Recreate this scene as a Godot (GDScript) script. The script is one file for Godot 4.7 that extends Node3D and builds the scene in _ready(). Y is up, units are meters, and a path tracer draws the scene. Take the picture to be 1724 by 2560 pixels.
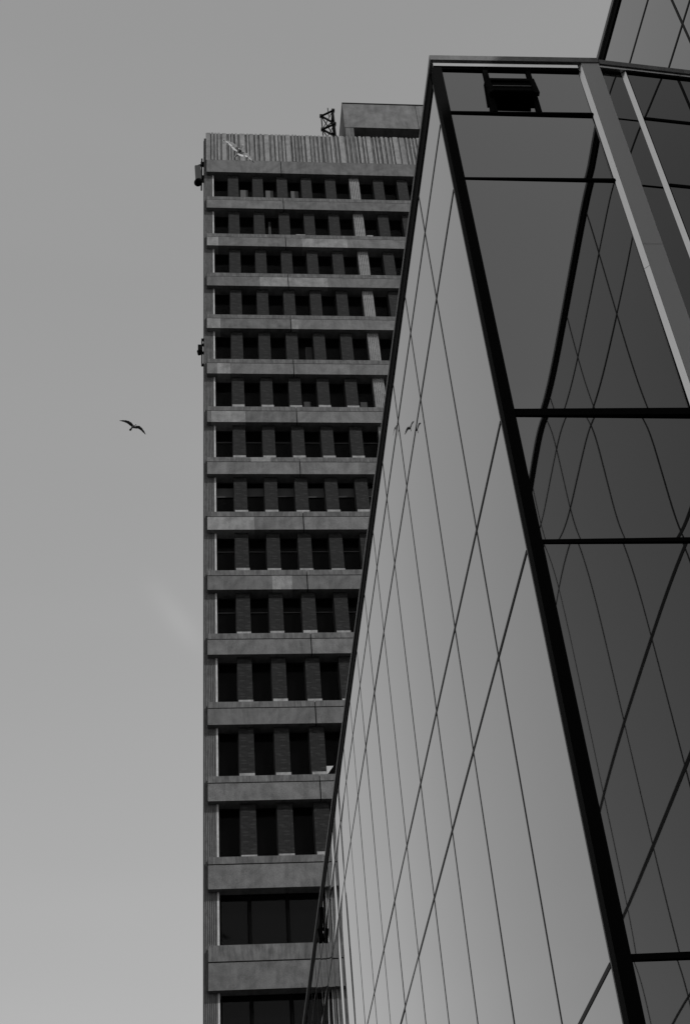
extends Node3D

const EYE := 1.6            # height of the lens above the pavement
const TOWER_Z := -54.0
const STOREY := 3.96
var box_cache := {}
var pane_cache := {}
var M := {}
var rng := RandomNumberGenerator.new()

# ---------------------------------------------------------------- helpers
func thing(called: String, label: String, category: String, at: Vector3, group := "") -> Node3D:
	var o := Node3D.new()
	o.name = called
	add_child(o, true)
	o.position = at
	tag(o, label, category, group)
	return o

func tag(o: Node, label: String, category: String, group := "") -> void:
	o.set_meta("label", label)
	o.set_meta("category", category)
	if group != "":
		o.set_meta("group", group)

func part(parent: Node3D, called: String, mesh: Mesh, mat: Material, xf: Transform3D) -> MeshInstance3D:
	var m := MeshInstance3D.new()
	m.name = called
	m.mesh = mesh
	m.material_override = mat
	parent.add_child(m, true)
	m.transform = parent.global_transform.affine_inverse() * xf
	return m

func box_mesh(s: Vector3) -> Mesh:
	var k := "%.3f %.3f %.3f" % [s.x, s.y, s.z]
	if not box_cache.has(k):
		var b := BoxMesh.new()
		b.size = s
		box_cache[k] = b
	return box_cache[k]

# a box between two corners, axis parallel, world coordinates with y counted from the lens
func span(parent: Node3D, called: String, mat: Material, x0: float, x1: float, y0: float, y1: float, z0: float, z1: float) -> MeshInstance3D:
	var c := Vector3((x0 + x1) / 2, (y0 + y1) / 2 + EYE, (z0 + z1) / 2)
	return part(parent, called, box_mesh(Vector3(absf(x1 - x0), absf(y1 - y0), absf(z1 - z0))), mat, Transform3D(Basis(), c))

func new_st() -> SurfaceTool:
	var st := SurfaceTool.new()
	st.begin(Mesh.PRIMITIVE_TRIANGLES)
	st.set_smooth_group(-1)
	return st

func quad(st: SurfaceTool, a: Vector3, b: Vector3, c: Vector3, d: Vector3) -> void:
	for p in [a, b, c, a, c, d]:
		st.add_vertex(p)

# a box with its own frame, into a SurfaceTool
func add_box(st: SurfaceTool, xf: Transform3D, s: Vector3) -> void:
	var h := s / 2
	var p := []
	for i in 8:
		p.append(xf * Vector3(h.x if i & 1 else -h.x, h.y if i & 2 else -h.y, h.z if i & 4 else -h.z))
	for f in [[4, 6, 7, 5], [1, 3, 2, 0], [5, 7, 3, 1], [0, 2, 6, 4], [6, 2, 3, 7], [0, 4, 5, 1]]:
		quad(st, p[f[0]], p[f[1]], p[f[2]], p[f[3]])

func add_bar(st: SurfaceTool, a: Vector3, b: Vector3, t: float) -> void:
	var d := b - a
	var y := d.normalized()
	var x := y.cross(Vector3(0.31, 0.2, 0.93)).normalized()
	add_box(st, Transform3D(Basis(x, y, x.cross(y)), (a + b) / 2), Vector3(t, d.length(), t))

func done(st: SurfaceTool) -> ArrayMesh:
	st.generate_normals()
	return st.commit()

# ---------------------------------------------------------------- materials
func grey(v: float) -> Color:
	return Color(v, v, v).linear_to_srgb()

func plain(v: float, rough: float, metal := 0.0, tex: Texture2D = null, scale := 0.2) -> StandardMaterial3D:
	var m := StandardMaterial3D.new()
	m.albedo_color = grey(v)
	m.roughness = rough
	m.metallic = metal
	if tex:
		m.albedo_texture = tex
		m.uv1_triplanar = true
		m.uv1_world_triplanar = true
		m.uv1_scale = Vector3.ONE * scale
		m.uv1_triplanar_sharpness = 8.0
	return m

func noise(seed_: int, freq: float, oct := 4) -> FastNoiseLite:
	var n := FastNoiseLite.new()
	n.seed = seed_
	n.frequency = freq
	n.fractal_octaves = oct
	n.noise_type = FastNoiseLite.TYPE_SIMPLEX_SMOOTH
	return n

func tile_noise(n: FastNoiseLite, u: float, v: float, su: float, sv: float) -> float:
	# noise on a torus, so that the sheet repeats without a seam
	var a := u * TAU
	var b := v * TAU
	return n.get_noise_3d(cos(a) * su + sin(b) * sv * 0.7, sin(a) * su + 31.0, cos(b) * sv + sin(a) * su * 0.2)

func concrete_texture() -> ImageTexture:
	var im := Image.create(512, 512, true, Image.FORMAT_RGB8)
	var broad := noise(3, 0.02, 4)
	var streak := noise(4, 0.03, 3)
	var r := RandomNumberGenerator.new()
	r.seed = 11
	for y in 512:
		for x in 512:
			var u := x / 512.0
			var v := y / 512.0
			var k := 0.84 + 0.17 * tile_noise(broad, u, v, 60, 60) + 0.08 * tile_noise(streak, u, v, 120, 20)
			k += r.randf_range(-0.15, 0.15)
			if r.randf() < 0.02:
				k -= 0.25
			im.set_pixel(x, y, Color(k, k, k))
	im.generate_mipmaps()
	return ImageTexture.create_from_image(im)

func stained_texture() -> ImageTexture:
	var im := Image.create(512, 512, true, Image.FORMAT_RGB8)
	var drip := noise(21, 0.05, 4)
	var broad := noise(22, 0.025, 4)
	var r := RandomNumberGenerator.new()
	r.seed = 12
	for y in 512:
		for x in 512:
			var u := x / 512.0
			var v := y / 512.0
			var k := 0.8 + 0.2 * tile_noise(drip, u, v, 120, 16) + 0.16 * tile_noise(broad, u, v, 70, 50)
			k += r.randf_range(-0.1, 0.1)
			im.set_pixel(x, y, Color(k, k, k))
	im.generate_mipmaps()
	return ImageTexture.create_from_image(im)

func brick_texture() -> ImageTexture:
	# 4 bricks by 16 courses of running bond, 0.9 m by 1.2 m
	var im := Image.create(384, 512, true, Image.FORMAT_RGB8)
	var r := RandomNumberGenerator.new()
	r.seed = 5
	var tone := []
	for i in 64:
		var t := r.randf_range(0.42, 0.72)
		if r.randf() < 0.14:
			t = r.randf_range(0.75, 1.0)
		tone.append(t)
	for y in 512:
		var c := y / 32
		for x in 384:
			var sx := (x + (48 if c % 2 else 0)) % 384
			var k: float = tone[c * 4 + sx / 96]
			if y % 32 < 4 or sx % 96 < 4:
				k = 0.86
			k += r.randf_range(-0.1, 0.1)
			im.set_pixel(x, y, Color(k, k, k))
	im.generate_mipmaps()
	return ImageTexture.create_from_image(im)

func ground_texture() -> ImageTexture:
	var im := Image.create(256, 256, true, Image.FORMAT_RGB8)
	var r := RandomNumberGenerator.new()
	r.seed = 8
	var n := noise(7, 0.03, 4)
	for y in 256:
		for x in 256:
			var k := 0.8 + 0.15 * tile_noise(n, x / 256.0, y / 256.0, 50, 50) + r.randf_range(-0.13, 0.13)
			im.set_pixel(x, y, Color(k, k, k))
	im.generate_mipmaps()
	return ImageTexture.create_from_image(im)

func make_materials() -> void:
	var con := concrete_texture()
	var sta := stained_texture()
	M.concrete = plain(0.25, 0.9, 0.0, con, 0.16)
	M.concrete_b = plain(0.225, 0.9, 0.0, con, 0.19)
	M.concrete_c = plain(0.278, 0.9, 0.0, con, 0.14)
	M.clean = plain(0.42, 0.88, 0.0, con, 0.17)
	M.coping = plain(0.24, 0.92, 0.0, sta, 0.2)
	M.rib = plain(0.46, 0.9, 0.0, con, 0.23)
	M.rib_b = plain(0.36, 0.9, 0.0, con, 0.17)
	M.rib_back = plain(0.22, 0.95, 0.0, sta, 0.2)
	M.flute = plain(0.52, 0.88, 0.0, con, 0.3)
	M.flute_dirty = plain(0.25, 0.9, 0.0, sta, 0.3)
	M.margin = plain(0.78, 0.85, 0.0, con, 0.3)
	M.pad = plain(0.5, 0.85, 0.0, con, 0.3)
	M.plant = plain(0.3, 0.9, 0.0, con, 0.12)
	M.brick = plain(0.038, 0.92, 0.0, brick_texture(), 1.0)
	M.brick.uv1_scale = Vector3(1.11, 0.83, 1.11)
	M.dark_metal = plain(0.01, 0.7, 0.0)
	M.dark_metal.metallic_specular = 0.2
	M.black = plain(0.004, 0.85)
	M.black.metallic_specular = 0.15
	M.black_gloss = plain(0.006, 0.6)
	M.black_gloss.metallic_specular = 0.3
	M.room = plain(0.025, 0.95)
	M.blind = plain(0.07, 0.9)
	M.frame = plain(0.03, 0.5)
	M.cabinet = plain(0.12, 0.8)
	M.dim = plain(0.035, 0.8)
	M.paper = plain(0.7, 0.8)
	M.trim = plain(0.9, 0.22, 1.0)
	M.trim_front = plain(0.46, 0.45)
	M.coping_metal = plain(0.25, 0.6, 0.0, con, 0.4)
	M.ground = plain(0.045, 0.95, 0.0, ground_texture(), 0.4)
	M.pavement = plain(0.09, 0.92, 0.0, ground_texture(), 0.7)
	var g := StandardMaterial3D.new()       # solar-control mirror glass of the curtain wall
	g.albedo_color = grey(0.23)
	g.clearcoat_enabled = true
	g.clearcoat = 1.0
	g.clearcoat_roughness = 0.01
	g.metallic = 1.0
	g.roughness = 0.015
	M.mirror = g
	var w := StandardMaterial3D.new()       # tinted office glass of the tower
	w.albedo_color = Color(0.05, 0.05, 0.05, 0.55)
	w.transparency = BaseMaterial3D.TRANSPARENCY_ALPHA
	w.roughness = 0.03
	w.metallic_specular = 0.15
	M.window = w
	M.window_low = w.duplicate()
	M.window_low.metallic_specular = 0.28

# ---------------------------------------------------------------- sky
func sky_image() -> Image:
	var wdt := 1024
	var hgt := 512
	var im := Image.create(wdt, hgt, false, Image.FORMAT_RGBF)
	var wisps := noise(41, 1.1, 5)
	var soft := noise(42, 0.8, 3)
	for y in hgt:
		var el := (0.5 - (y + 0.5) / hgt) * PI
		for x in wdt:
			var az := fposmod((x + 0.5) / wdt * TAU + PI, TAU)
			var d := Vector3(-cos(el) * sin(az), sin(el), cos(el) * cos(az))
			var v := 0.0
			if el >= 0.0:
				v = 0.308 + 0.45 * pow(1.0 - sin(el), 2.4)
				var veil := Vector2((el - 0.653) / 0.011 + (az - 3.114) * 75.0, (az - 3.114) / 0.022)
				v *= 1.0 + 0.17 * exp(-veil.length_squared()) * (0.75 + 0.5 * wisps.get_noise_3dv(d * 14.0))
				var q := Vector3(d.x, d.y * 3.0, d.z)
				v *= 1.0 + 0.05 * soft.get_noise_3dv(q) + 0.05 * maxf(0.0, wisps.get_noise_3dv(q * Vector3(1, 2.0, 1)) - 0.1)
			else:
				v = 0.06
			im.set_pixel(x, y, Color(v, v, v))
	return im

# ---------------------------------------------------------------- the concrete tower
func band_top(k: int) -> float:
	return 75.93 - STOREY * (k - 2)

func fluted_mesh(w: float, h: float, n: int, depth: float) -> ArrayMesh:
	var st := new_st()
	add_box(st, Transform3D(Basis(), Vector3(0, 0, -0.15)), Vector3(w, h, 0.3 - depth))
	var p := w / n
	for i in n:
		var x := -w / 2 + p * i
		var zb := -depth / 2
		var zf := depth / 2
		var a := x + p * 0.08
		var b := x + p * 0.30
		var c := x + p * 0.70
		var d := x + p * 0.92
		var lo := -h / 2
		var hi := h / 2
		quad(st, Vector3(a, lo, zb), Vector3(a, hi, zb), Vector3(b, hi, zf), Vector3(b, lo, zf))
		quad(st, Vector3(b, lo, zf), Vector3(b, hi, zf), Vector3(c, hi, zf), Vector3(c, lo, zf))
		quad(st, Vector3(c, lo, zf), Vector3(c, hi, zf), Vector3(d, hi, zb), Vector3(d, lo, zb))
	return done(st)

func frame_mesh(w: float, h: float, t: float, d: float) -> ArrayMesh:
	var st := new_st()
	add_box(st, Transform3D(Basis(), Vector3(0, h / 2 - t / 2, 0)), Vector3(w, t, d))
	add_box(st, Transform3D(Basis(), Vector3(0, -h / 2 + t / 2, 0)), Vector3(w, t, d))
	for s in [-1, 1]:
		add_box(st, Transform3D(Basis(), Vector3(s * (w / 2 - t / 2), 0, 0)), Vector3(t, h - 2 * t, d))
	return done(st)

func build_tower() -> void:
	var t := thing("office_tower", "tall concrete office tower with brick piers between rows of dark windows", "building", Vector3(10, 0, TOWER_Z - 10))
	var z := TOWER_Z
	var x_end := 20.1
	# body: side, back and end walls, floors and the dark rooms behind the glass
	span(t, "side_wall", M.flute_dirty, -0.14, 0.14, -EYE, 83.2, z - 22, z - 0.62)
	span(t, "side_wall", M.concrete, x_end - 0.2, x_end, -EYE, 83.2, z - 22, z - 0.3)
	span(t, "rear_wall", M.concrete, 0.14, x_end - 0.2, -EYE, 83.2, z - 22, z - 21.6)
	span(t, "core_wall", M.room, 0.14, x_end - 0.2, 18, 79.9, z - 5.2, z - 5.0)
	span(t, "roof_slab", M.concrete_b, 0.14, x_end - 0.2, 81.6, 82.2, z - 21.6, z - 0.4)
	span(t, "base_wall", M.concrete_b, 0.16, x_end - 0.2, -EYE, 18, z - 1.2, z - 0.5)
	# corner pilaster behind the band ends, full height
	var pil_h := 83.0 + EYE
	part(t, "corner_pilaster", fluted_mesh(0.56, pil_h, 7, 0.035), M.flute_dirty, Transform3D(Basis(), Vector3(0.17, pil_h / 2, z - 0.3)))
	part(t, "pilaster_margin", box_mesh(Vector3(0.085, 64.0, 0.3)), M.margin, Transform3D(Basis(), Vector3(0.495, 47.9 + EYE, z - 0.43)))
	# bands
	var patches := {3: [[0.08, 0.8], [6.1, 9.0]], 4: [[3.31, 7.5]], 5: [[0.07, 0.87], [5.1, 5.5]], 6: [[0.66, 1.4]], 7: [[0.3, 2.2]], 9: [[0.07, 2.5]], 10: [[3.3, 4.3]], 13: [[0.07, 0.85]], 12: [[8.0, 9.6]]}
	var joints := [5.06, 14.8]
	var con := [M.concrete, M.concrete_b, M.concrete_c]
	for k in range(1, 17):
		var top := band_top(k)
		var bot := top - 1.27
		var split := top - 0.36
		if k == 1:
			top = 80.07
			split = top
			bot = 78.66
		elif k == 14:
			bot = 26.92
		elif k == 15:
			split = top - 0.72
			bot = top - 1.9
		elif k == 16:
			bot = top - 1.6
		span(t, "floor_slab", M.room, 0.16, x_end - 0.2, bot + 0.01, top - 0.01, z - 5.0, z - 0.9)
		var cuts := [0.07, x_end]
		for j in joints:
			cuts.append(j)
		if patches.has(k):
			for p in patches[k]:
				cuts.append_array(p)
		cuts.sort()
		var tone: int = rng.randi() % 3
		for i in cuts.size() - 1:
			var a: float = cuts[i]
			var b: float = cuts[i + 1]
			if b - a < 0.02:
				continue
			var mat: Material = con[tone]
			if patches.has(k):
				for p in patches[k]:
					if a >= p[0] - 0.01 and b <= p[1] + 0.01:
						mat = M.clean if k != 13 else M.concrete_c
			var la := 0.025 if a in joints else 0.001
			var lb := 0.025 if b in joints else 0.001
			span(t, "spandrel_panel", mat, a + la, b - lb, bot, split - 0.035, z - 0.9, z)
			if b in joints:
				tone = rng.randi() % 3
		span(t, "joint_backing", M.black, 0.1, x_end - 0.05, bot + 0.02, top - 0.02, z - 0.88, z - 0.12)
		if k > 1:
			var ends := [0.07, 5.06, 14.8, x_end]
			for i in 3:
				span(t, "coping", M.clean if (k == 8 and false) else M.coping, ends[i] + (0.018 if i > 0 else 0.0), ends[i + 1] - (0.018 if i < 2 else 0.0), split + 0.035, top, z - 0.9, z - 0.03)
	span(t, "coping_patch", M.clean, 2.42, 3.5, band_top(8) - 0.33, band_top(8) - 0.004, z - 0.2, z - 0.026)
	# openings: brick piers, pale fluted piers, windows
	var oh := STOREY - 1.27
	var pier := box_mesh(Vector3(0.69, oh + 0.04, 0.5))
	var pale := fluted_mesh(0.66, oh + 0.04, 6, 0.05)
	
	var fr := frame_mesh(0.98, oh + 0.02, 0.05, 0.08)
	var pane := box_mesh(Vector3(0.9, oh - 0.07, 0.012))
	var bar := box_mesh(Vector3(0.88, 0.05, 0.05))
	for i in 13:
		var lo := band_top(i + 2)
		var hi := lo + oh
		if i == 0:
			hi = 78.66
		if i == 12:
			hi = 31.14
		var cy := (lo + hi) / 2 + EYE
		for k in range(0, 12):
			var x := 1.48 + 1.625 * k
			if k % 6 == 5:
				part(t, "fluted_pier", pale, M.flute, Transform3D(Basis(), Vector3(x + 0.345, cy, z - 0.29)))
			else:
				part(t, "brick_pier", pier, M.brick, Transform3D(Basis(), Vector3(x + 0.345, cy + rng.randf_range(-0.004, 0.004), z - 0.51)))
				if i >= 5:
					var ph := 0.22 * lo / 54.0 + rng.randf_range(0.05, 0.14)
					part(t, "pier_pad", box_mesh(Vector3(0.69, ph, 0.5)), M.pad, Transform3D(Basis(), Vector3(x + 0.345 + rng.randf_range(0.0, 0.04), lo + EYE + ph / 2, z - 0.48 + rng.randf_range(0.0, 0.02))))
		for k in range(0, 12):
			var x := 1.01 + 1.625 * k
			var w := part(t, "window", fr, M.frame, Transform3D(Basis(), Vector3(x, cy, z - 0.76)))
			part(w, "pane", pane, M.window, Transform3D(Basis(Vector3.UP, rng.randf_range(-0.004, 0.004)) * Basis(Vector3.RIGHT, rng.randf_range(-0.006, 0.006)), Vector3(x, cy, z - 0.765)))
			if i in [6, 8, 9]:
				part(w, "transom", bar, M.blind, Transform3D(Basis(), Vector3(x, lo + EYE + oh * 0.66, z - 0.74)))
			if i == 7:
				var drop := 0.62 + rng.randf_range(-0.05, 0.05)
				part(w, "blind", box_mesh(Vector3(0.9, drop, 0.02)), M.blind, Transform3D(Basis(), Vector3(x, lo + EYE + oh - 0.42 - drop / 2, z - 0.715)))
			if i == 0 and k in [1, 2, 3]:
				part(w, "cabinet_back", box_mesh(Vector3(0.5, 1.7, 0.04)), M.cabinet, Transform3D(Basis(), Vector3(x - 0.02 + 0.06 * (k - 2), lo + EYE + 0.86, z - 0.72)))
			if i == 4 and k == 3:
				part(w, "pinned_board", box_mesh(Vector3(0.38, 1.85, 0.02)), M.dim, Transform3D(Basis(), Vector3(x + 0.2, lo + EYE + 0.94, z - 0.715)))
			if i == 1 and k == 2:
				part(w, "curtain", box_mesh(Vector3(0.16, 2.2, 0.03)), M.dim, Transform3D(Basis(), Vector3(x - 0.12, lo + EYE + 1.12, z - 0.715)))
			if i == 5 and k in [3, 5]:
				part(w, "pinned_board", box_mesh(Vector3(0.4, 1.1, 0.02)), M.dim, Transform3D(Basis(), Vector3(x - 0.1, lo + EYE + 0.57, z - 0.715)))
			if i == 11 and k == 3:
				var st := new_st()
				for s in [[-0.42, 0.0, -0.1, 0.4], [0.28, 0.0, 0.42, 0.42]]:
					var zz := 0.012
					quad(st, Vector3(s[0], s[1], zz), Vector3(s[0], s[3], zz), Vector3(s[2], s[3], zz), Vector3(s[0] + 0.05, s[1], zz))
					quad(st, Vector3(s[0] + 0.05, s[1], 0), Vector3(s[2], s[3], 0), Vector3(s[0], s[3], 0), Vector3(s[0], s[1], 0))
				part(w, "paper_sheet", done(st), M.paper, Transform3D(Basis(), Vector3(x, lo + EYE + 0.42, z - 0.71)))
	# the low storey of wide windows with thin posts
	var wide := [0.54, 1.8, 3.41, 5.03, 6.64, 8.26, 9.87, 11.5, 13.1, 14.7, 16.3, 17.9, 19.9]
	for st: Vector2 in [Vector2(band_top(15), 26.92), Vector2(band_top(16), 22.56)]:
		var lo14 := st.x
		for i in 12:
			var a: float = wide[i] + 0.045
			var b: float = wide[i + 1] - 0.045
			var hgt := st.y - lo14
			var w := part(t, "window", frame_mesh(b - a, hgt, 0.03, 0.06), M.black, Transform3D(Basis(), Vector3((a + b) / 2, lo14 + hgt / 2 + EYE, z - 0.62)))
			part(w, "pane", box_mesh(Vector3(b - a - 0.08, hgt - 0.05, 0.012)), M.window_low, Transform3D(Basis(Vector3.RIGHT, rng.randf_range(-0.005, 0.005)), Vector3((a + b) / 2, lo14 + hgt / 2 + EYE, z - 0.62)))
			span(t, "window_post", M.black, wide[i + 1] - 0.042, wide[i + 1] + 0.042, lo14 - 0.02, st.y + 0.02, z - 0.72, z - 0.55)
	# loose things on the sills of the second storey down
	span(t, "sill_stone", M.pad, 5.75, 6.35, band_top(3), band_top(3) + 0.1, z - 0.25, z - 0.06)
	span(t, "sill_stone", M.pad, 10.32, 10.72, band_top(3), band_top(3) + 0.14, z - 0.25, z - 0.06)
	# ribbed roof fascia
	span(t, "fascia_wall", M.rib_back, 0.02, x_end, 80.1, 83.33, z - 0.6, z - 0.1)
	span(t, "fascia_end", M.rib_b, 0.03, 0.33, 80.12, 83.36, z - 0.5, z - 0.06)
	var x := 0.40
	while x < x_end - 0.2:
		var w := rng.randf_range(0.08, 0.2)
		if rng.randf() < 0.22:
			w = rng.randf_range(0.24, 0.36)
		var gap := rng.randf_range(0.07, 0.2)
		var top := 83.36
		span(t, "rib", M.rib if rng.randf() < 0.65 else M.rib_b, x, x + w, 80.12, top, z - 0.3, z - 0.03 - rng.randf_range(0.0, 0.035))
		x += w + gap
	# plant room on the roof
	var q := 1.0185
	var zp := z - 1.0
	span(t, "plant_room", M.plant, 9.74 * q, 14.985 * q, 84.42 * q, 87.42 * q, zp - 8, zp)
	span(t, "plant_room_panel", M.plant, 15.02 * q, 19.0, 84.42 * q, 87.42 * q, zp - 8, zp)
	span(t, "plant_room_flashing", M.dark_metal, 9.72 * q, 19.05, 87.42 * q, 87.52 * q, zp - 8, zp + 0.03)
	span(t, "plant_room_pier", M.coping, 9.75 * q, 10.34 * q, 82.2, 84.4 * q, zp - 7, zp - 0.02)
	span(t, "plant_room_recess", M.black, 10.35 * q, 18.9, 82.2, 84.41 * q, zp - 7, zp - 1.2)

func build_roof_mast() -> void:
	var t := thing("lattice_mast", "small black triangular lattice mast on the tower roof beside the plant room", "mast", Vector3(9.0, 82.2 + EYE, -56))
	var c := Vector3(9.0, EYE, -56)
	var corners := []
	for i in 3:
		var a := deg_to_rad(180 + 120 * i)
		corners.append(Vector3(cos(a), 0, sin(a)) * 0.56)
	var ys := [82.2, 85.4, 87.15, 88.9]
	for i in 3:
		var st := new_st()
		add_bar(st, c + corners[i] + Vector3(0, ys[0], 0), c + corners[i] + Vector3(0, 89.0, 0), 0.07)
		part(t, "leg", done(st), M.dark_metal, Transform3D())
	for j in range(1, 4):
		var st := new_st()
		for i in 3:
			add_bar(st, c + corners[i] + Vector3(0, ys[j], 0), c + corners[(i + 1) % 3] + Vector3(0, ys[j], 0), 0.13)
			add_box(st, Transform3D(Basis(), c + corners[i] + Vector3(0, ys[j], 0)), Vector3(0.22, 0.2, 0.22))
		part(t, "ring", done(st), M.dark_metal, Transform3D())
		var br := new_st()
		for i in 3:
			add_bar(br, c + corners[i] + Vector3(0, ys[j - 1], 0), c + corners[(i + 1) % 3] + Vector3(0, ys[j], 0), 0.055)
			add_bar(br, c + corners[(i + 1) % 3] + Vector3(0, ys[j - 1], 0), c + corners[i] + Vector3(0, ys[j], 0), 0.055)
		part(t, "bracing", done(br), M.dark_metal, Transform3D())
	var rod := new_st()
	add_bar(rod, c + Vector3(0, 88.9, 0), c + Vector3(-0.02, 90.0, 0), 0.05)
	part(t, "whip_aerial", done(rod), M.dark_metal, Transform3D())

func build_wall_aerials() -> void:
	var z := -54.4
	var t := thing("wall_aerial", "dark panel aerial on a pole near the tower's top left corner", "aerial", Vector3(-0.25, 78.5 + EYE, z))
	var pole := CylinderMesh.new()
	pole.top_radius = 0.05
	pole.bottom_radius = 0.05
	pole.height = 3.6
	part(t, "pole", pole, M.dark_metal, Transform3D(Basis(Vector3.BACK, -0.008), Vector3(-0.26, 78.9 + EYE, z)))
	var st := new_st()
	add_box(st, Transform3D(Basis(), Vector3(0, 0, 0)), Vector3(0.4, 1.5, 0.16))
	add_box(st, Transform3D(Basis(), Vector3(0, 0.8, 0)), Vector3(0.34, 0.1, 0.12))
	add_box(st, Transform3D(Basis(), Vector3(0, -0.8, 0)), Vector3(0.34, 0.1, 0.12))
	part(t, "aerial_panel", done(st), M.frame, Transform3D(Basis(Vector3.BACK, 0.04), Vector3(-0.5, 78.95 + EYE, z + 0.05)))
	var bk := new_st()
	for y in [80.05, 78.5]:
		add_box(bk, Transform3D(Basis(), Vector3(-0.2, y + EYE, z)), Vector3(0.26, 0.34, 0.2))
		add_bar(bk, Vector3(-0.2, y + EYE, z), Vector3(-0.5, y - 0.2 + EYE, z + 0.02), 0.1)
	part(t, "bracket", done(bk), M.black, Transform3D())
	var dish := SphereMesh.new()
	dish.radius = 0.3
	dish.height = 0.44
	dish.is_hemisphere = false
	part(t, "dish", dish, M.black, Transform3D(Basis(Vector3.BACK, 0.5), Vector3(-0.48, 77.92 + EYE, z + 0.05)))
	var arm := new_st()
	add_bar(arm, Vector3(-0.1, 78.1 + EYE, z), Vector3(-0.5, 77.9 + EYE, z + 0.05), 0.12)
	part(t, "dish_arm", done(arm), M.black, Transform3D())

	var u := thing("wall_aerial", "smaller black aerial box on the tower's left edge, seven storeys below the roof", "aerial", Vector3(-0.22, 60.8 + EYE, z))
	var p2 := CylinderMesh.new()
	p2.top_radius = 0.045
	p2.bottom_radius = 0.045
	p2.height = 2.3
	part(u, "pole", p2, M.dark_metal, Transform3D(Basis(), Vector3(-0.22, 61.05 + EYE, z)))
	var b2 := new_st()
	add_box(b2, Transform3D(Basis(), Vector3(-0.36, 61.3 + EYE, z)), Vector3(0.2, 0.66, 0.2))
	part(u, "aerial_panel", done(b2), M.black, Transform3D())
	var c2 := CylinderMesh.new()
	c2.top_radius = 0.2
	c2.bottom_radius = 0.06
	c2.height = 0.24
	part(u, "dish", c2, M.black, Transform3D(Basis(Vector3.BACK, -0.35), Vector3(-0.37, 60.95 + EYE, z)))
	var b3 := new_st()
	for y in [62.15, 61.7, 61.0, 59.95]:
		add_box(b3, Transform3D(Basis(), Vector3(-0.17, y + EYE, z)), Vector3(0.16, 0.12, 0.14))
	part(u, "bracket", done(b3), M.black, Transform3D())

# ---------------------------------------------------------------- the glass building
# a facade frame: origin at the foot, z out of the face, x along it
func face(o: Vector3, turn: float) -> Transform3D:
	return Transform3D(Basis(Vector3.UP, deg_to_rad(turn)), o + Vector3(0, EYE, 0))

# a glass pane with a slight pillow, as sealed units have
func pane_mesh(w: float, h: float, bulge: float, n: int, across: float) -> ArrayMesh:
	var key := "%.3f %.3f %.5f %d" % [w, h, bulge, n]
	if pane_cache.has(key):
		return pane_cache[key]
	var st := SurfaceTool.new()
	st.begin(Mesh.PRIMITIVE_TRIANGLES)
	for j in n + 1:
		for i in n + 1:
			# rows crowd towards the edges, where the pillow bends
			var s := -cos(PI * i / n)
			var t := -cos(PI * j / n)
			var pe := 2 if across > 0.5 else 6      # side-wall units bow evenly, the others only near the edge
			var ps := 1.0 - across * pow(s, pe)
			var pt := 1.0 - pow(t, 6)
			var ds := -pe * across * pow(s, pe - 1) * pt * bulge / (w / 2)
			var dt := -6.0 * pow(t, 5) * ps * bulge / (h / 2)
			st.set_normal(Vector3(-ds, -dt, 1).normalized())
			st.add_vertex(Vector3(s * w / 2, t * h / 2, ps * pt * bulge))
	for j in n:
		for i in n:
			var a := j * (n + 1) + i
			for q in [a, a + n + 1, a + n + 2, a, a + n + 2, a + 1]:
				st.add_index(q)
	# edges of the unit
	var base := (n + 1) * (n + 1)
	var c := [Vector3(-w / 2, -h / 2, 0), Vector3(-w / 2, h / 2, 0), Vector3(w / 2, h / 2, 0), Vector3(w / 2, -h / 2, 0)]
	for k in 4:
		var a: Vector3 = c[k]
		var b: Vector3 = c[(k + 1) % 4]
		var nrm := Vector3(a.y - b.y, b.x - a.x, 0).normalized()
		for p in [a, b, b - Vector3(0, 0, 0.02), a - Vector3(0, 0, 0.02)]:
			st.set_normal(nrm)
			st.add_vertex(p)
		for q in [0, 2, 1, 0, 3, 2]:
			st.add_index(base + k * 4 + q)
	var m := st.commit()
	pane_cache[key] = m
	return m

func glass(parent: Node3D, f: Transform3D, u0: float, u1: float, v0: float, v1: float, out: float, bulge: float, n: int, wobble: float, lean := 0.0, across := 1.0, yaw := 0.0) -> void:
	var b := Basis(Vector3.UP, yaw + rng.randf_range(-wobble, wobble)) * Basis(Vector3.RIGHT, lean + rng.randf_range(-wobble, wobble))
	part(parent, "glass_pane", pane_mesh(u1 - u0, v1 - v0, bulge, n, across), M.mirror, f * Transform3D(b, Vector3((u0 + u1) / 2, (v0 + v1) / 2, out)))

func strip(parent: Node3D, called: String, mat: Material, f: Transform3D, u0: float, u1: float, v0: float, v1: float, w0: float, w1: float) -> MeshInstance3D:
	return part(parent, called, box_mesh(Vector3(u1 - u0, v1 - v0, w1 - w0)), mat, f * Transform3D(Basis(), Vector3((u0 + u1) / 2, (v0 + v1) / 2, (w0 + w1) / 2)))

const ROWS := [-1.55, 2.26, 3.82, 7.52, 9.11, 12.79, 14.085, 14.9]

func splay(parent: Node3D, called: String, f: Transform3D, u0: float, u1: float, v0: float, v1: float, w0: float, w1: float) -> void:
	var l := Vector2(u1 - u0, w1 - w0)
	var b := Basis(Vector3.UP, -atan2(l.y, l.x))
	part(parent, called, box_mesh(Vector3(l.length(), v1 - v0, 0.012)), M.trim, f * Transform3D(b, Vector3((u0 + u1) / 2, (v0 + v1) / 2, (w0 + w1) / 2)))

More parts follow.
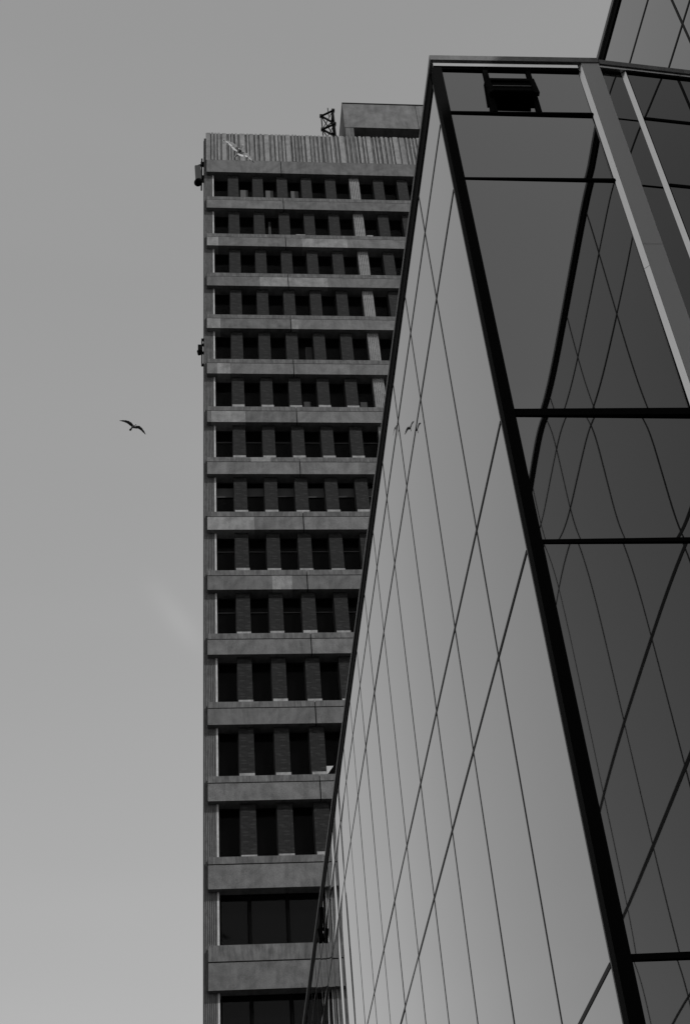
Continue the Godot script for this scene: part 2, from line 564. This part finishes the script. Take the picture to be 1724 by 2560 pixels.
func build_glass_block() -> void:
	var t := thing("glass_office_block", "mirror glass office block with black frame lines and a black corner post", "building", Vector3(4, 0, -20))
	# solid body behind the skin
	span(t, "block_body", M.black, 2.79, 6.3, -EYE, 15.05, -46, -9.02)
	# long side wall
	var f := face(Vector3(2.75, 0, -8.93), -90)     # u runs towards the viewer, so the wall has u < 0
	var cols := [0.0]
	for k in 22:
		cols.append(-0.0 - 1.57 - 1.662 * k if k > 0 else -1.57)
	for i in cols.size() - 1:
		for j in ROWS.size() - 1:
			var near := i < 16 and j > 1
			glass(t, f, cols[i + 1] + 0.014, cols[i] - 0.014, ROWS[j] + 0.016, ROWS[j + 1] - 0.016, 0.0, 0.0003 if i < 2 else (rng.randf_range(0.0028, 0.0033) if i < 5 else rng.randf_range(0.0022, 0.0036)), 12 if near else 6, 0.0004 if i < 5 else 0.0012)
		strip(t, "mullion", M.black_gloss, f, cols[i + 1] - 0.016, cols[i + 1] + 0.016, -1.55, 14.9, -0.03, 0.003)
	for j in range(1, ROWS.size() - 1):
		strip(t, "transom", M.black_gloss, f, cols[-1], -0.02, ROWS[j] - 0.018, ROWS[j] + 0.018, -0.03, 0.005)
	strip(t, "parapet_band", M.black, f, cols[-1], 0.0, 14.882, 15.172, -0.1, 0.012)
	strip(t, "coping", M.coping_metal, f, cols[-1], 0.07, 15.175, 15.25, -0.4, 0.03)
	# black corner post with a thin reveal towards the side wall
	var f1 := face(Vector3(2.75, 0, -8.79), -1.0)
	strip(t, "corner_post", M.black, f1, -0.012, 0.098, -1.6, 15.05, -0.1, 0.03)
	strip(t, "corner_reveal", M.frame, f, 0.0, 0.085, -1.6, 14.9, -0.1, 0.006)
	# front bay
	strip(t, "bay_backing", M.black, f1, 0.02, 1.8, -1.6, 15.2, -0.3, -0.075)
	var r := [-1.55, 2.26, 3.795, 7.49, 9.07, 12.78, 14.105, 15.0]
	var bars := [0.03, 0.02, 0.022, 0.021, 0.042, 0.015, 0.014, 0.02]
	for j in r.size() - 1:
		if j == r.size() - 2:
			continue
		glass(t, f1, 0.1, 1.795, r[j] + bars[j] - 0.003, r[j + 1] - bars[j + 1] + 0.003, -0.018, 0.0011 * (r[j + 1] - r[j]), 24, 0.0004, 0.0078, 0.12, 0.0115 if j == 3 else 0.008)
	var top0: float = r[6] + 0.012
	for s in [[0.1, 0.602], [0.662, 1.135], [1.19, 1.795]]:
		glass(t, f1, s[0], s[1], top0, 15.03, -0.01, 0.0003, 10, 0.0006, 0.0078, 0.12, 0.006)
	for j in range(1, r.size() - 1):
		strip(t, "transom", M.black, f1, 0.098, 1.8, r[j] - bars[j], r[j] + bars[j], -0.07, 0.012)
	strip(t, "vent_mullion", M.black, f1, 0.602, 0.662, top0, 15.03, -0.05, 0.016)
	strip(t, "vent_mullion", M.black, f1, 1.135, 1.19, top0, 15.03, -0.05, 0.016)
	# the open ventilator
	var vf := f1 * Transform3D(Basis(), Vector3(0.895, 14.6, 0.045)) * Transform3D(Basis(Vector3.RIGHT, -0.14), Vector3.ZERO)
	var vent := part(t, "ventilator_frame", frame_mesh(0.6, 0.4, 0.06, 0.05), M.black, vf)
	part(vent, "ventilator_back", box_mesh(Vector3(0.5, 0.33, 0.02)), M.black, vf * Transform3D(Basis(), Vector3(0, 0, -0.012)))
	part(vent, "sash_rail", box_mesh(Vector3(0.48, 0.02, 0.03)), M.frame, vf * Transform3D(Basis(), Vector3(0, 0.015, -0.005)))
	part(vent, "ventilator_flap", box_mesh(Vector3(0.5, 0.06, 0.02)), M.black, vf * Transform3D(Basis(Vector3.RIGHT, -0.4), Vector3(-0.02, -0.2, 0.035)))
	# head of the bay: black, bright trim, groove, coping
	strip(t, "head_frame", M.black, f1, 0.098, 1.8, 15.03, 15.06, -0.1, 0.02)
	strip(t, "bright_trim", M.trim, f1, 0.0, 1.79, 15.063, 15.125, -0.1, 0.04)
	strip(t, "groove", M.black, f1, 0.0, 1.8, 15.125, 15.17, -0.1, 0.01)
	strip(t, "coping", M.coping_metal, f1, -0.03, 2.06, 15.17, 15.27, -0.5, 0.06)
	# pilaster with a bright splayed flank
	strip(t, "pilaster", M.trim_front, f1, 1.845, 2.062, -1.6, 11.56, -0.2, 0.045)
	strip(t, "pilaster", M.trim_front, f1, 1.845, 2.062, 11.566, 15.167, -0.2, 0.045)
	splay(t, "pilaster_flank", f1, 1.797, 1.844, -1.6, 11.2, -0.006, 0.041)
	splay(t, "pilaster_flank", f1, 1.797, 1.844, 11.206, 15.165, -0.006, 0.041)
	# turned bay to the right
	var f2 := face(Vector3(4.81, 0, -8.78), 5.0)
	strip(t, "bay_backing", M.black, f2, 0.0, 1.35, -1.6, 15.15, -0.3, -0.024)
	strip(t, "edge_frame", M.black, f2, 0.006, 0.028, -1.6, 15.165, -0.02, 0.02)
	var r2 := [-1.55, 3.795, 7.49, 9.07, 12.72, 14.06, 15.08]
	for j in r2.size() - 1:
		glass(t, f2, 0.03, 0.3, r2[j] + 0.02, r2[j + 1] - 0.02, 0.0, 0.0003, 8, 0.001)
		glass(t, f2, 0.352, 1.3, r2[j] + 0.02, r2[j + 1] - 0.02, 0.04, 0.0006, 12, 0.001)
		if j > 0:
			strip(t, "transom", M.black, f2, 0.352, 1.3, r2[j] - 0.021, r2[j] + 0.021, 0.0, 0.052)
	strip(t, "bay_backing", M.black, f2, 0.342, 1.3, -1.6, 15.1, -0.02, 0.016)
	splay(t, "bright_fin", f2, 0.298, 0.34, -1.6, 15.1, 0.0, 0.042)
	strip(t, "head_frame", M.black, f2, 0.346, 1.3, 15.06, 15.11, 0.0, 0.06)
	strip(t, "bright_trim", M.trim, f2, 0.0, 1.3, 15.112, 15.15, -0.1, 0.055)
	strip(t, "groove", M.black, f2, 0.0, 1.3, 15.15, 15.17, -0.1, 0.03)
	strip(t, "coping", M.coping_metal, f2, 0.012, 1.3, 15.17, 15.262, -0.5, 0.07)
	span(t, "roof_deck", M.coping, 2.9, 6.3, 15.05, 15.12, -46, -9.25)

func build_glass_wing() -> void:
	var t := thing("glass_wing", "taller mirror glass wing rising behind the roof edge at the upper right", "building", Vector3(9, 0, -6))
	var f := face(Vector3(6.03, 0, -9.0), 2.0 - 90.0)
	strip(t, "wing_body", M.black, f, -36.0, 30.0, -1.6, 18.7, -9.0, -0.028)
	var rows := [-1.55, 3.2, 4.9, 7.1, 9.33, 11.48, 16.0, 17.48, 18.6]
	for k in range(-15, 13):
		var u := 2.3 * k + 0.4
		for j in rows.size() - 1:
			if k < -1 and j < 6:
				continue
			if j < 1:
				continue
			var v0: float = rows[j]
			if k < -1 and j == 6:
				v0 = 15.4
			glass(t, f, u + 0.022, u + 2.278, v0 + 0.02, rows[j + 1] - 0.02, 0.0, 0.0004, 8, 0.0008)
		if k < -1:
			strip(t, "mullion", M.black_gloss, f, u - 0.022, u + 0.022, 15.4, 18.59, -0.03, 0.003)
		else:
			strip(t, "mullion", M.black_gloss, f, u - 0.022, u + 0.022, -1.55, 18.59, -0.03, 0.003)
	for j in range(1, rows.size() - 1):
		var w := 0.045 if j in [4, 5] else 0.022
		strip(t, "transom", M.black_gloss, f, (-33.0 if j > 5 else -1.5), 29.5, rows[j] - w, rows[j] + w, -0.03, 0.005)
	strip(t, "parapet_band", M.black, f, -36.0, 30.0, 18.595, 18.76, -0.1, 0.02)
	strip(t, "coping", M.coping_metal, f, -36.0, 30.0, 18.763, 18.85, -0.5, 0.045)

func build_wall_lamp() -> void:
	var at := Vector3(2.68, 14.3 + EYE, -31.0)
	var t := thing("wall_lamp", "small black floodlight bracketed to the far end of the glass wall", "lamp", at)
	var st := new_st()
	add_box(st, Transform3D(Basis(Vector3.BACK, 0.15), at + Vector3(0, -0.1, 0)), Vector3(0.12, 0.24, 0.24))
	add_box(st, Transform3D(Basis(Vector3.BACK, 0.15), at + Vector3(0, -0.23, 0)), Vector3(0.08, 0.08, 0.16))
	part(t, "lamp_housing", done(st), M.black, Transform3D())
	var b := new_st()
	add_bar(b, at + Vector3(0.02, -0.1, 0), at + Vector3(0.04, 0.6, 0), 0.05)
	add_bar(b, at + Vector3(0.02, 0.0, 0), at + Vector3(0.1, 0.1, 0), 0.05)
	part(t, "bracket", done(b), M.black, Transform3D())

# ---------------------------------------------------------------- gulls
# one skin: flattened tapered limbs and a round body joined by a smooth minimum, meshed as surface nets
func gull_mesh(body: Array, wings: Array, tones: Callable) -> ArrayMesh:
	var lo := Vector3(INF, INF, INF)
	var hi := -lo
	for s in body:
		for p in [s[0], s[1]]:
			lo = lo.min(p)
			hi = hi.max(p)
	for s in wings:
		for p in [s[0], s[1]]:
			lo = lo.min(p)
			hi = hi.max(p)
	lo -= Vector3.ONE * 0.14
	hi += Vector3.ONE * 0.14
	var cell := 0.0125
	var n := Vector3i(((hi - lo) / cell).ceil()) + Vector3i.ONE
	var val := PackedFloat32Array()
	val.resize(n.x * n.y * n.z)
	for k in n.z:
		for j in n.y:
			for i in n.x:
				val[(k * n.y + j) * n.x + i] = gull_field(lo + Vector3(i, j, k) * cell, body, wings)
	var index := {}
	var pts := PackedVector3Array()
	for k in n.z - 1:
		for j in n.y - 1:
			for i in n.x - 1:
				var s := Vector3.ZERO
				var c := 0
				for e in [[0, 0, 0, 1, 0, 0], [0, 1, 0, 1, 1, 0], [0, 0, 1, 1, 0, 1], [0, 1, 1, 1, 1, 1], [0, 0, 0, 0, 1, 0], [1, 0, 0, 1, 1, 0], [0, 0, 1, 0, 1, 1], [1, 0, 1, 1, 1, 1], [0, 0, 0, 0, 0, 1], [1, 0, 0, 1, 0, 1], [0, 1, 0, 0, 1, 1], [1, 1, 0, 1, 1, 1]]:
					var a := val[((k + e[2]) * n.y + j + e[1]) * n.x + i + e[0]]
					var b := val[((k + e[5]) * n.y + j + e[4]) * n.x + i + e[3]]
					if (a < 0) != (b < 0):
						var t := a / (a - b)
						s += Vector3(i + e[0], j + e[1], k + e[2]).lerp(Vector3(i + e[3], j + e[4], k + e[5]), t)
						c += 1
				if c > 0:
					index[(k * n.y + j) * n.x + i] = pts.size()
					pts.append(lo + s / c * cell)
	var st := SurfaceTool.new()
	st.begin(Mesh.PRIMITIVE_TRIANGLES)
	for p in pts:
		var v: float = tones.call(p)
		st.set_color(Color(v, v, v))
		var d := 0.004
		st.set_normal(Vector3(gull_field(p + Vector3(d, 0, 0), body, wings) - gull_field(p - Vector3(d, 0, 0), body, wings), gull_field(p + Vector3(0, d, 0), body, wings) - gull_field(p - Vector3(0, d, 0), body, wings), gull_field(p + Vector3(0, 0, d), body, wings) - gull_field(p - Vector3(0, 0, d), body, wings)).normalized())
		st.add_vertex(p)
	for k in range(1, n.z - 1):
		for j in range(1, n.y - 1):
			for i in range(1, n.x - 1):
				var o := (k * n.y + j) * n.x + i
				var a := val[o] < 0
				for ax in 3:
					var d: int = [1, n.x, n.x * n.y][ax]
					if a == (val[o + d] < 0):
						continue
					var p: int = [n.x, n.x * n.y, 1][ax]
					var q: int = [n.x * n.y, 1, n.x][ax]
					var v := [index[o - p - q], index[o - q], index[o], index[o - p]]
					if a:
						v.reverse()
					for w in [v[0], v[1], v[2], v[0], v[2], v[3]]:
						st.add_index(w)
	return st.commit()

func gull_field(p: Vector3, body: Array, wings: Array) -> float:
	var f := 9.0
	for s in body:
		var ab: Vector3 = s[1] - s[0]
		var t := clampf((p - s[0]).dot(ab) / ab.length_squared(), 0, 1)
		var d: float = (p - (s[0] + ab * t)).length() - lerpf(s[2], s[3], t)
		f = smin(f, d, 0.02)
	for s in wings:
		var ab: Vector3 = s[1] - s[0]
		var t := clampf((p - s[0]).dot(ab) / ab.length_squared(), 0, 1)
		var o: Vector3 = p - (s[0] + ab * t)
		var along := ab.normalized()
		var ch: Vector3 = (s[4] - along * s[4].dot(along)).normalized()
		var nn := along.cross(ch)
		var c := lerpf(s[2], s[3], t)
		var th := lerpf(0.016, 0.011, t)
		var e := o.dot(along)
		f = smin(f, (sqrt(pow(o.dot(ch) / c, 2) + pow(o.dot(nn) / th, 2) + pow(e / c, 2)) - 1.0) * th, 0.012)
	return f

func smin(a: float, b: float, k: float) -> float:
	var h := maxf(k - absf(a - b), 0.0) / k
	return minf(a, b) - h * h * k * 0.25

func build_gulls(cam: Basis) -> void:
	var mat := StandardMaterial3D.new()
	mat.vertex_color_use_as_albedo = true
	mat.roughness = 0.85
	# gliding away over the street, dark undersides
	var body := [[Vector3(-0.05, -0.06, 0), Vector3(0.05, 0.035, 0.0), 0.03, 0.045], [Vector3(0.05, 0.035, 0), Vector3(0.115, 0.09, 0.0), 0.042, 0.027], [Vector3(0.115, 0.09, 0), Vector3(0.15, 0.115, 0.0), 0.014, 0.005]]
	var c1 := Vector3(0.5, 0.85, 0.1)
	var c2 := Vector3(0.35, 0.92, 0.1)
	var c3 := Vector3(0.75, 0.65, 0.1)
	var wings := [
		[Vector3(-0.01, 0.015, 0.0), Vector3(-0.1, 0.1, 0.04), 0.062, 0.06, c1], [Vector3(-0.1, 0.1, 0.04), Vector3(-0.19, 0.165, 0.06), 0.06, 0.056, c1], [Vector3(-0.19, 0.165, 0.06), Vector3(-0.29, 0.2, 0.055), 0.056, 0.046, c2], [Vector3(-0.29, 0.2, 0.055), Vector3(-0.4, 0.222, 0.03), 0.046, 0.033, c2], [Vector3(-0.4, 0.222, 0.03), Vector3(-0.55, 0.238, -0.02), 0.033, 0.012, c2],
		[Vector3(0.04, -0.03, 0.0), Vector3(0.14, -0.03, 0.04), 0.055, 0.056, c2], [Vector3(0.14, -0.03, 0.04), Vector3(0.25, -0.04, 0.06), 0.056, 0.056, c2], [Vector3(0.25, -0.04, 0.06), Vector3(0.335, -0.105, 0.055), 0.056, 0.05, c3], [Vector3(0.335, -0.105, 0.055), Vector3(0.42, -0.205, 0.03), 0.05, 0.038, c3], [Vector3(0.42, -0.205, 0.03), Vector3(0.495, -0.315, -0.02), 0.038, 0.018, c3],
		[Vector3(-0.04, -0.05, 0), Vector3(-0.11, -0.14, 0.0), 0.024, 0.05, Vector3(0.8, -0.6, 0.0)]]
	var m := gull_mesh(body, wings, func(p: Vector3) -> float:
		if p.x < -0.075 and p.y < -0.09: return 0.025
		var along := Vector2(p.x - 0.04, p.y - 0.02)
		var lateral := absf(along.x * 0.66 - along.y * 0.75)
		if lateral < 0.06 and along.x * 0.75 + along.y * 0.66 > 0.0: return 0.85
		if lateral < 0.04: return 0.2
		return 0.035)
	var d := cam * Vector3((333.0 - 862) / 3447.75, (1280.0 - 1066) / 3447.75, -1)
	var o := MeshInstance3D.new()
	o.name = "gull"
	o.mesh = m
	o.material_override = mat
	add_child(o, true)
	o.transform = Transform3D(cam, d * (40.0 / -d.z) + Vector3(0, EYE, 0))
	tag(o, "dark winged gull gliding alone in open sky left of the concrete tower", "gull")
	# banking down across the tower's ribbed top, pale leading edges
	var body2 := [[Vector3(0.04, 0.03, 0), Vector3(-0.06, -0.1, 0.02), 0.04, 0.05], [Vector3(-0.06, -0.1, 0.02), Vector3(-0.13, -0.18, 0.03), 0.045, 0.028], [Vector3(-0.13, -0.18, 0.03), Vector3(-0.165, -0.225, 0.03), 0.016, 0.006]]
	var cl := Vector3(0.6, 0.68, -0.8)
	var cr := Vector3(0.28, 0.85, -0.8)
	var wings2 := [
		[Vector3(-0.03, 0.03, 0.02), Vector3(-0.14, 0.11, 0.07), 0.115, 0.115, cl], [Vector3(-0.14, 0.11, 0.07), Vector3(-0.25, 0.21, 0.09), 0.115, 0.095, cl], [Vector3(-0.25, 0.21, 0.09), Vector3(-0.35, 0.285, 0.07), 0.095, 0.065, cl], [Vector3(-0.35, 0.285, 0.07), Vector3(-0.5, 0.365, 0.0), 0.065, 0.016, cl],
		[Vector3(0.0, -0.05, 0.02), Vector3(0.13, -0.115, 0.07), 0.115, 0.115, cr], [Vector3(0.13, -0.115, 0.07), Vector3(0.25, -0.145, 0.09), 0.115, 0.095, cr], [Vector3(0.25, -0.145, 0.09), Vector3(0.35, -0.23, 0.07), 0.095, 0.065, cr], [Vector3(0.35, -0.23, 0.07), Vector3(0.465, -0.345, 0.0), 0.065, 0.016, cr],
		[Vector3(0.03, 0.06, 0), Vector3(0.09, 0.2, -0.02), 0.03, 0.05, Vector3(0.9, -0.35, 0.1)]]
	var m2 := gull_mesh(body2, wings2, func(p: Vector3) -> float:
		if p.y > 0.07 and p.x > -0.02: return 0.85
		if p.x < -0.1 and p.y < -0.14: return 0.85
		if p.x < -0.46 or p.x > 0.42: return 0.03
		var best := 9.0
		var edge := 0.0
		for i in 8:
			var w: Array = wings2[i]
			var ab: Vector3 = w[1] - w[0]
			var t := clampf((p - w[0]).dot(ab) / ab.length_squared(), 0, 1)
			var off: Vector3 = p - (w[0] + ab * t)
			if off.length() < best:
				best = off.length()
				edge = off.dot(w[4]) / lerpf(w[2], w[3], t)
		if edge < -0.5 and p.length() > 0.09: return 0.9
		if p.length() < 0.17: return 0.07
		return 0.3)
	var d2 := cam * Vector3((598.0 - 862) / 3447.75, (1280.0 - 379) / 3447.75, -1)
	var o2 := MeshInstance3D.new()
	o2.name = "gull"
	o2.mesh = m2
	o2.material_override = mat
	add_child(o2, true)
	o2.transform = Transform3D(cam, d2.normalized() * 46.0 + Vector3(0, EYE, 0))
	tag(o2, "pale gull with raised wings banking in front of the tower's ribbed roof fascia", "gull")

# ---------------------------------------------------------------- ground
func build_ground() -> void:
	var g := MeshInstance3D.new()
	g.name = "ground"
	var pm := PlaneMesh.new()
	pm.size = Vector2(1600, 1600)
	g.mesh = pm
	g.material_override = M.ground
	add_child(g)
	g.set_meta("kind", "structure")
	var s := MeshInstance3D.new()
	s.name = "pavement"
	s.mesh = box_mesh(Vector3(60, 0.12, 110))
	s.material_override = M.pavement
	add_child(s)
	s.position = Vector3(-5, 0.06, -20)
	s.set_meta("kind", "structure")

func _ready() -> void:
	rng.seed = 20
	var cam := Camera3D.new()
	cam.name = "camera"
	add_child(cam)
	cam.position = Vector3(0, EYE, 0)
	cam.rotation_degrees = Vector3(41.46588, -7.67868, -5.16736)
	cam.fov = 40.7356
	cam.near = 0.1
	cam.far = 3000
	cam.current = true

	var sun := DirectionalLight3D.new()
	sun.name = "sun"
	add_child(sun)
	sun.look_at_from_position(Vector3(0.55, 0.78, 0.55), Vector3.ZERO)
	sun.light_energy = 0.6
	sun.light_angular_distance = 2.0
	sun.shadow_enabled = true

	var we := WorldEnvironment.new()
	we.name = "environment"
	var env := Environment.new()
	env.background_mode = Environment.BG_SKY
	var sky := Sky.new()
	var pan := PanoramaSkyMaterial.new()
	pan.panorama = ImageTexture.create_from_image(sky_image())
	sky.sky_material = pan
	env.sky = sky
	env.tonemap_mode = Environment.TONE_MAPPER_LINEAR
	env.tonemap_exposure = 1.0
	env.sdfgi_enabled = true
	env.ssao_enabled = true
	env.ssil_enabled = true
	we.environment = env
	add_child(we)

	make_materials()
	build_ground()
	build_tower()
	build_glass_block()
	build_glass_wing()
	build_roof_mast()
	build_wall_aerials()
	build_wall_lamp()
	build_gulls(cam.global_transform.basis)
